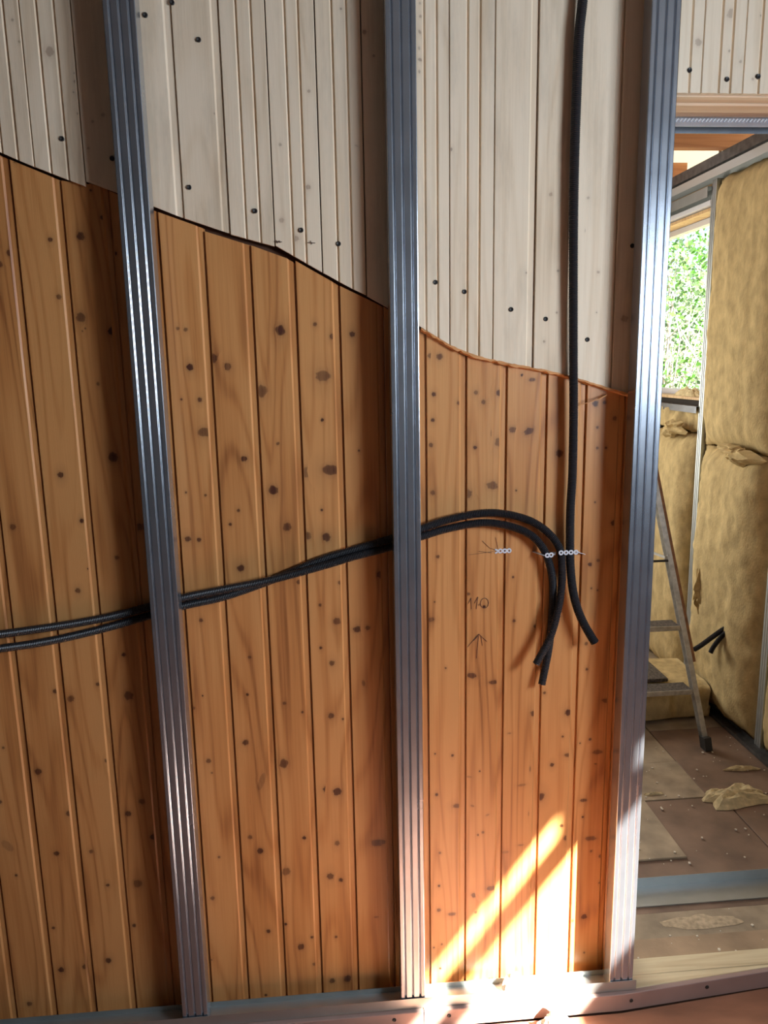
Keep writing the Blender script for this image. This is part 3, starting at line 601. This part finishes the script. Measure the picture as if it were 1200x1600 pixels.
# ------------------------------------------------------------------ the insulated wall (x = 2) of the far room
wr = empty('wall_right', kind='structure')
def wbox(par, name, mat, *bx, e=None):
    mb_ = MB()
    for a, b in bx: mb_.box(a, b) if e is None else mb_.bevbox(a, b, e)
    return mb_.build(name, M[mat], par)
WY0, WY1, WZ0, WZ1 = 2.13, 3.10, 1.62, 2.565
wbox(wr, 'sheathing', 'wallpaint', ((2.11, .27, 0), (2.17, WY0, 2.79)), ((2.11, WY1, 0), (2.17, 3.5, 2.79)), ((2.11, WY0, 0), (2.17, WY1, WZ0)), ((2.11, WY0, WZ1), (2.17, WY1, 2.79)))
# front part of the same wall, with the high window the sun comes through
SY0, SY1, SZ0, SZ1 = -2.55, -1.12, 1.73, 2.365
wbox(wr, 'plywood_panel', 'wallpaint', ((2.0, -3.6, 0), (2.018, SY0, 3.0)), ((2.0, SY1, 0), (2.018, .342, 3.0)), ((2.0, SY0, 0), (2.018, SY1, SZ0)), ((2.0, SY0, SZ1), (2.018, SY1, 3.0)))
w1 = empty('window_1', (2.0, -1.83, 1.73), kind='structure')
o = wbox(w1, 'window_rail', 'frame', ((2.0, SY0, 2.188), (2.018, SY1, 2.276))); o.location = (-2.0, 1.83, -1.73)
o = wbox(w1, 'window_bar', 'frame', ((2.0, -1.29, 2.277), (2.018, -1.195, SZ1))); o.location = (-2.0, 1.83, -1.73)
w2 = empty('window_2', (2.0, WY0, WZ0), kind='structure')
def wpart(name, mat, *bx):
    o_ = wbox(w2, name, mat, *bx); o_.location = (-2.0, -WY0, -WZ0); return o_
wpart('window_frame', 'pvc', ((2.115, WY0 + .0, WZ0), (2.165, WY0 + .03, WZ1)), ((2.115, WY1 - .03, WZ0), (2.165, WY1, WZ1)), ((2.115, WY0, WZ0), (2.165, WY1, WZ0 + .03)), ((2.115, WY0, WZ1 - .03), (2.165, WY1, WZ1)))
wpart('pane', 'glass', ((2.138, WY0 + .03, WZ0 + .03), (2.142, WY1 - .03, WZ1 - .03)))
wpart('window_reveal', 'frame', ((2.02, WY0 - .015, WZ0), (2.112, WY0, WZ1)), ((2.02, WY0, WZ0 - .015), (2.112, WY1, WZ0)), ((2.02, WY0, WZ1), (2.112, WY1, WZ1 + .015)))

# studs and rails of the insulated wall
def mini_stud(y, z0, z1, lab, w=.05):
    s = stud_obj('metal_stud', w, .06, z1 - z0, 'galv2', (1.998, y, z0), rotz=pi/2*3, ribs=(.33, .67))
    return tag(s, lab, 'wall stud', 'studs in the insulated wall')
mini_stud(2.075, .03, 2.70, 'galvanised stud at the near side of the far window')
mini_stud(1.345, .03, 2.70, 'galvanised stud at the right picture edge between two wool batts')
mini_stud(2.69, .03, 1.575, 'galvanised stud below the middle of the far window sill')
mini_stud(.70, .03, 2.70, 'galvanised stud of the insulated wall nearest the opening')
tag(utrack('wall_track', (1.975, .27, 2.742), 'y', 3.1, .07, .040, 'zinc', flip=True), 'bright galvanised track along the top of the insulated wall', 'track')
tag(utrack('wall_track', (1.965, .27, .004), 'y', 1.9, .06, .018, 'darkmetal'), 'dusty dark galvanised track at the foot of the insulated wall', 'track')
tag(utrack('window_header_track', (1.978, 2.10, 2.672), 'y', 1.25, .06, .05, 'galv2', flip=True), 'grey galvanised rail above the far window', 'track')
tag(utrack('window_sill_track', (1.985, 2.10, 1.575), 'y', 1.25, .06, .035, 'galv', flip=True), 'galvanised rail below the far window sill', 'track')
mb = MB(); mb.bevbox((2.0, 2.105, 2.585), (2.10, 3.3, 2.612), .003); tag(mb.build('lintel_board', M['pvc']), 'pale strip between far window head and grey rail', 'board')
mb = MB(); mb.bevbox((2.03, 2.0, 2.675), (2.10, 3.3, 2.70), .003); tag(mb.build('lintel_timber', M['frame']), 'tan timber edge under the top track over the window', 'timber')
o = utrack('ceiling_profile', (1.968, .30, 2.800), 'y', 3.05, .03, .048, 'darkmetal', flip=True); tag(o, 'dark grey ceiling profile running above the insulated wall', 'track')
mb = MB()
for i in range(7): mb.bar((1.980 + .004*(i % 2), 2.0, 2.80 + i*.022), (1.980 - .004*(i % 2), 2.0, 2.822 + i*.022), .014, .004, up=(0, 1, 0))
tag(mb.build('hanger_strap', M['galv2']), 'twisted metal hanger between ceiling profile and joist', 'bracket')

def batt(y0, y1, z0, z1, label, seed, xf=1.987, bulge=.035, rough=.010, ny=26, nz=44, back=2.10, axis='x', group='mineral wool batts', name='wool_batt'):
    V = []; F = []
    for i in range(nz + 1):
        v = i / nz
        for j in range(ny + 1):
            u = j / ny
            ey = .010 * noise.noise(Vector((i*.35, seed, 3))); ez = .014 * noise.noise(Vector((j*.4, seed, 8)))
            y = y0 + (y1 - y0)*u + ey*(2*u-1)**2; z = z0 + (z1 - z0)*v + ez*(2*v-1)**4
            env = (1 - abs(2*u-1)**6) * (1 - abs(2*v-1)**14)
            g = .006 * max(0, 1 - abs(((u*5.0 + .12*noise.noise(Vector((z*3, seed, 0)))) % 1) - .5) * 14)
            p = Vector((y*5, z*2.4, seed)); q = Vector((y*22, z*14, seed))
            d = bulge*env + rough*1.6*noise.noise(p) + rough*.8*noise.noise(q) + rough*.4*noise.noise(q*2.3) - g
            x = xf + .03*(1-env) - max(-.03, d)
            V.append((x, y, z))
    W_ = ny + 1
    for i in range(nz):
        for j in range(ny): F.append((i*W_+j, (i+1)*W_+j, (i+1)*W_+j+1, i*W_+j+1))
    per = [j for j in range(W_)] + [i*W_+ny for i in range(1, nz+1)] + [nz*W_+j for j in range(ny-1, -1, -1)] + [i*W_ for i in range(nz-1, 0, -1)]
    b = len(V); V += [(back, V[k][1], V[k][2]) for k in per]; m_ = len(per)
    for k in range(m_): F.append((per[k], per[(k+1) % m_], b+(k+1) % m_, b+k))
    F.append(tuple(b+k for k in range(m_)))
    if axis == 'y': V = [(a_[1], a_[0], a_[2]) for a_ in V]; F = [tuple(reversed(f)) for f in F]
    o = mesh(name, V, F, M['wool'], smooth=True); return tag(o, label, 'insulation', group)
batt(1.372, 2.050, 1.385, 2.695, 'tall upper yellow wool batt right of the far window', 1.3, nz=60)
batt(1.385, 2.045, .035, 1.380, 'lower yellow wool batt with two black conduit stubs poking out', 4.7, nz=60, bulge=.05, rough=.014)
batt(.73, 1.315, 1.17, 2.695, 'upper yellow wool batt at the right picture edge', 8.1, bulge=.06)
batt(.73, 1.318, .035, 1.165, 'lower yellow wool batt beyond the stud at the right picture edge', 9.9)
batt(.345, .660, .035, 2.695, 'narrow yellow wool batt of the insulated wall nearest the opening', 12.2)
batt(2.105, 2.660, .035, 1.42, 'yellow wool batt below the far window', 15.4, bulge=.045, rough=.012)
batt(2.720, 3.28, .035, 1.55, 'yellow wool batt below the far side of the window', 18.4, bulge=.05)
batt(2.105, 2.655, 1.435, 1.565, 'torn strip of wool wedged right under the window sill', 17.4, bulge=-.01, rough=.03, nz=10)
# torn lips along the seams
for i, (y, z, ry, rz, s, lab) in enumerate(((1.60, 1.385, .14, .05, 2, 'loose wool flap curling out of the seam between the batts'), (1.83, .05, .10, .09, 6, 'torn wool lump at the foot of the lower batt'),
                          (2.3, 1.45, .12, .05, 7, 'ragged wool flap under the window sill'), (1.86, .62, .03, .15, 11, 'torn upright wool fold above the conduit stubs'))):
    o = scrap('wool_flap', (1.955, y, z), rz, ry, .035, s + .5, 'wool', lab, 'insulation scrap', 'torn wool flaps', .5)
    o.rotation_euler = (0, -pi/2, 0)
scrap('sill_wool', (2.05, 2.33, WZ0 + .001), .035, .14, .04, 3.3, 'wooll', 'pale wool tufts lying on the far window sill', 'insulation scrap')
# conduit stubs
conduit('conduit_stub', [(1.965, 1.585, .545), (1.93, 1.600, .514), (1.87, 1.675, .412), (1.85, 1.704, .379)], .0125, 'longer black conduit stub poking left out of the lower batt', group='conduit stubs', cat='conduit')
conduit('conduit_stub', [(1.965, 1.565, .53), (1.925, 1.575, .500), (1.885, 1.582, .440), (1.87, 1.583, .407)], .0125, 'shorter black conduit stub drooping from the lower batt', group='conduit stubs', cat='conduit')

# far wall and batt on the floor
wf = empty('wall_far', kind='structure')
wbox(wf, 'sheathing', 'wallpaint', ((-1.0, 3.42, 0), (-.4, 3.5, 3.0)), ((1.0, 3.42, 0), (2.1, 3.5, 3.0)), ((-.4, 3.42, 0), (1.0, 3.5, .9)), ((-.4, 3.42, 2.3), (1.0, 3.5, 3.0)))  # unseen opening in the end wall, added together with the fill lamp
wi = empty('wall_inner', kind='structure'); wbox(wi, 'sheathing', 'wallpaint', ((-1.1, .27, 0), (-1.0, 3.41, 3.0)))
batt(1.05, 1.62, .03, 2.6, 'yellow wool batt standing in the far wall behind the ladder', 22.1, xf=3.34, back=3.40, axis='y')
batt(1.64, 1.95, .03, 2.6, 'narrow yellow wool batt in the far corner', 24.9, xf=3.34, back=3.40, axis='y')
def lying_batt():
    V = []; F = []; nx, nr = 30, 16
    for i in range(nx + 1):
        x = .95 + (1.93 - .95) * i / nx
        for j in range(nr):
            a = 2*pi*j/nr; c, s = cos(a), sin(a)
            yy = 1.88 + .22 * math.copysign(abs(c)**.35, c); zz = .102 + .098 * math.copysign(abs(s)**.35, s)
            d = .016*noise.noise(Vector((x*5, yy*9, zz*14))) ; fold = .012 if abs(zz-.1) < .03 and c < 0 else 0
            V.append((x, yy + d + fold, max(.004, zz + d*.7)))
    for i in range(nx):
        for j in range(nr): F.append((i*nr+j, i*nr+(j+1) % nr, (i+1)*nr+(j+1) % nr, (i+1)*nr+j))
    F.append(tuple(range(nr))); F.append(tuple(nx*nr+j for j in range(nr-1, -1, -1)))
    return mesh('wool_batt', V, F, M['wool'], smooth=True)
tag(lying_batt(), 'folded yellow wool batt lying flat on the floor behind the ladder', 'insulation', 'mineral wool batts')
mb = MB(); mb.bevbox((.98, 1.70, .213), (1.72, 2.06, .232), .003)
tag(mb.build('speckled_board', M['speck']), 'dark paint-speckled board resting on the folded wool batt', 'board')

# ------------------------------------------------------------------ stepladder
lad = empty('stepladder', (1.5, 1.4, 0), label='worn aluminium stepladder with brown rail web standing before the wool batts', cat='ladder')
Lo = Vector((1.5, 1.4, 0))
def lpart(mb_, name, mat, lab=None):
    o_ = mb_.build(name, M[mat], lad); o_.location = -Lo
    if lab: o_['label'] = lab
    return o_
H = 1.45
def rail(xb, xt, side):
    a = Vector((xb, 1.40, .045)); b = Vector((xt, 1.40 + .2*H, H)); mb_ = MB()
    mb_.bar(a, b, .024, .004, up=(0, 1, 0)); lpart(mb_, 'front_rail', 'alu')
    mb_ = MB(); off = Vector((side*.011, .022, 0)); mb_.bar(a + off, b + off, .003, .042, up=(0, 1, 0))
    m2 = MB(); off2 = Vector((0, .042, 0)); m2.bar(a + off2, b + off2, .022, .003, up=(0, 1, 0))
    q = a.lerp(b, .26) + Vector((side*.019, .001, 0)); r_ = b + Vector((side*.019, .001, 0))
    lpart(mb_, 'rail_web', 'alu'); lpart(m2, 'rail_flange', 'alu')
    m3 = MB(); m3.bar(q, r_, .015, .004, up=(0, 1, 0)); lpart(m3, 'rail_edge', 'railbrown', 'brown stained rail edge')
    m4 = MB(); m4.bar(Vector((xb + .003, 1.392, .001)), a + (b-a)*.012, .034, .054, up=(0, 1, 0)); lpart(m4, 'rubber_foot', 'rubber')
rail(1.775, 1.545, 1); rail(1.235, 1.265, -1)
for k in (0, 1, 3):
    z = .28 + .30*k; t_ = z / H; xl = 1.235 + .03*t_ + .012; xr = 1.775 - .23*t_ - .012; y = 1.40 + .2*z
    mb = MB(); mb.bevbox((xl, y - .010, z - .022), (xr, y - .006, z + .002), .001); o = lpart(mb, 'step', 'alu')
    m2 = MB(); m2.box((xl, y - .006, z - .003), (xr, y + .085, z + .0)); o2 = m2.build('tread', M['speck'], o); 
    o2['label'] = 'dark paint speckled tread'
mb = MB(); mb.bevbox((1.262, 1.66, H), (1.55, 1.84, H + .02), .003); lpart(mb, 'top_cap', 'rubber')
for xb, xt in ((1.70, 1.52), (1.30, 1.28)):
    mb = MB(); mb.bar((xb, 2.32 - .03, .03), (xt, 1.80, H), .02, .025, up=(0, 1, 0)); o = lpart(mb, 'rear_leg', 'alu')
mb = MB(); mb.bar((1.29, 2.05, .72), (1.61, 2.05, .72), .015, .02); lpart(mb, 'rear_brace', 'alu')
mb = MB(); tube(mb, [(1.262, 1.575, .885), (1.625, 1.575, .885)], .006, 8); lpart(mb, 'rung_bar', 'rubber')
mb = MB(); mb.bar((1.615, 1.58, .90), (1.605, 2.0, .87), .006, .012); lpart(mb, 'spreader', 'alu')

# ------------------------------------------------------------------ roof and ceiling
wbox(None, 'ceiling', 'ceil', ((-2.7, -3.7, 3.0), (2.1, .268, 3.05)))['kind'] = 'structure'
rf = empty('ceiling_far', kind='structure'); wbox(rf, 'roof_panel', 'whiteroof', ((-1.1, .27, 3.06), (3.3, 4.2, 3.08)))
def joist(a, b, w, h, lab):
    mb_ = MB(); mb_.bar(a, b, w, h); tag(mb_.build('roof_joist', M['joist']), lab, 'joist', 'roof joists of the far room')
joist((-.9, 1.93, 2.928), (2.1, 1.93, 2.928), .06, .25, 'dark brown roof joist seen just under the header track')
joist((-.9, 2.62, 2.84), (2.1, 2.62, 2.84), .05, .125, 'orange brown roof joist further back above the window wall')

# ------------------------------------------------------------------ rest of the front room
wl_ = empty('wall_left', kind='structure'); wbox(wl_, 'plywood_panel', 'wallpaint', ((-2.7, -3.6, 0), (-2.6, .268, 3.0)))
wn_ = empty('wall_near', kind='structure'); wbox(wn_, 'plywood_panel', 'wallpaint', ((-2.7, -3.7, 0), (2.018, -3.6, 3.0)))

# ------------------------------------------------------------------ garden outside
g = wbox(None, 'garden_ground', 'ground', ((2.2, -6, -.6), (14, 16, -.5))); g['kind'] = 'structure'
def shrub(x, y, h, w, seed, label, n=9000, leaf='leafa'):
    rnd = random.Random(seed); root = empty('shrub', (x, y, -.5), label=label, cat='shrub', group='shrubs outside the far window')
    mb_ = MB()
    for k in range(26):
        a = rnd.uniform(0, 2*pi); r = rnd.uniform(.1, .9)*w/2; z1 = rnd.uniform(.6, 1.0)*h
        P = [Vector((rnd.uniform(-.1, .1)*w, rnd.uniform(-.1, .1)*w, 0))]
        for q in (.35, .7, 1.0):
            P.append(Vector((cos(a)*r*q + rnd.uniform(-.08, .08), sin(a)*r*q + rnd.uniform(-.08, .08), z1*q)))
        tube(mb_, P, [.022, .016, .010, .004], 5)
        for q in range(5):
            b = P[rnd.choice((1, 2, 3))]; e = b + Vector((rnd.uniform(-.3, .3), rnd.uniform(-.3, .3), rnd.uniform(.1, .5)))
            tube(mb_, [b, e], [.008, .002], 4)
    mb_.build('branches', M['bark'], root)
    for mi, mt in enumerate((leaf, 'leafb')):
        V = []; F = []
        for i in range(n // 2):
            a = rnd.uniform(0, 2*pi); z = rnd.uniform(.08, 1.02)*h; rr_ = w/2 * rnd.uniform(.15, 1)**.5 * (1.05 - .35*(z/h)**3)
            c = Vector((cos(a)*rr_, sin(a)*rr_, z))
            if noise.noise(c*2.2 + Vector((seed, 0, mi*5))) < -.12: continue
            d = Vector((rnd.gauss(0, 1), rnd.gauss(0, 1), rnd.gauss(-.3, .7))).normalized(); s = d.orthogonal().normalized()
            s = Matrix.Rotation(rnd.random()*6, 3, d) @ s; L_ = rnd.uniform(.035, .075); b = len(V)
            V += [c, c + d*L_*.5 + s*L_*.27, c + d*L_, c + d*L_*.5 - s*L_*.27]; F.append((b, b+1, b+2, b+3))
        o_ = mesh('foliage', V, F, M[mt], root); o_['kind'] = 'stuff'
shrub(3.0, 5.0, 3.3, 1.5, 1, 'bright green leafy shrub straight outside the far window')
shrub(4.4, 6.4, 3.3, 1.6, 2, 'grey green twiggy shrub right behind the first outside the far window', leaf='leafb')
shrub(5.1, 8.9, 4.4, 2.3, 3, 'tall pale shrub furthest from the far window', n=12000)
shrub(2.7, 7.4, 3.8, 2.0, 4, 'dense green shrub left behind the twiggy one outside', n=12000)
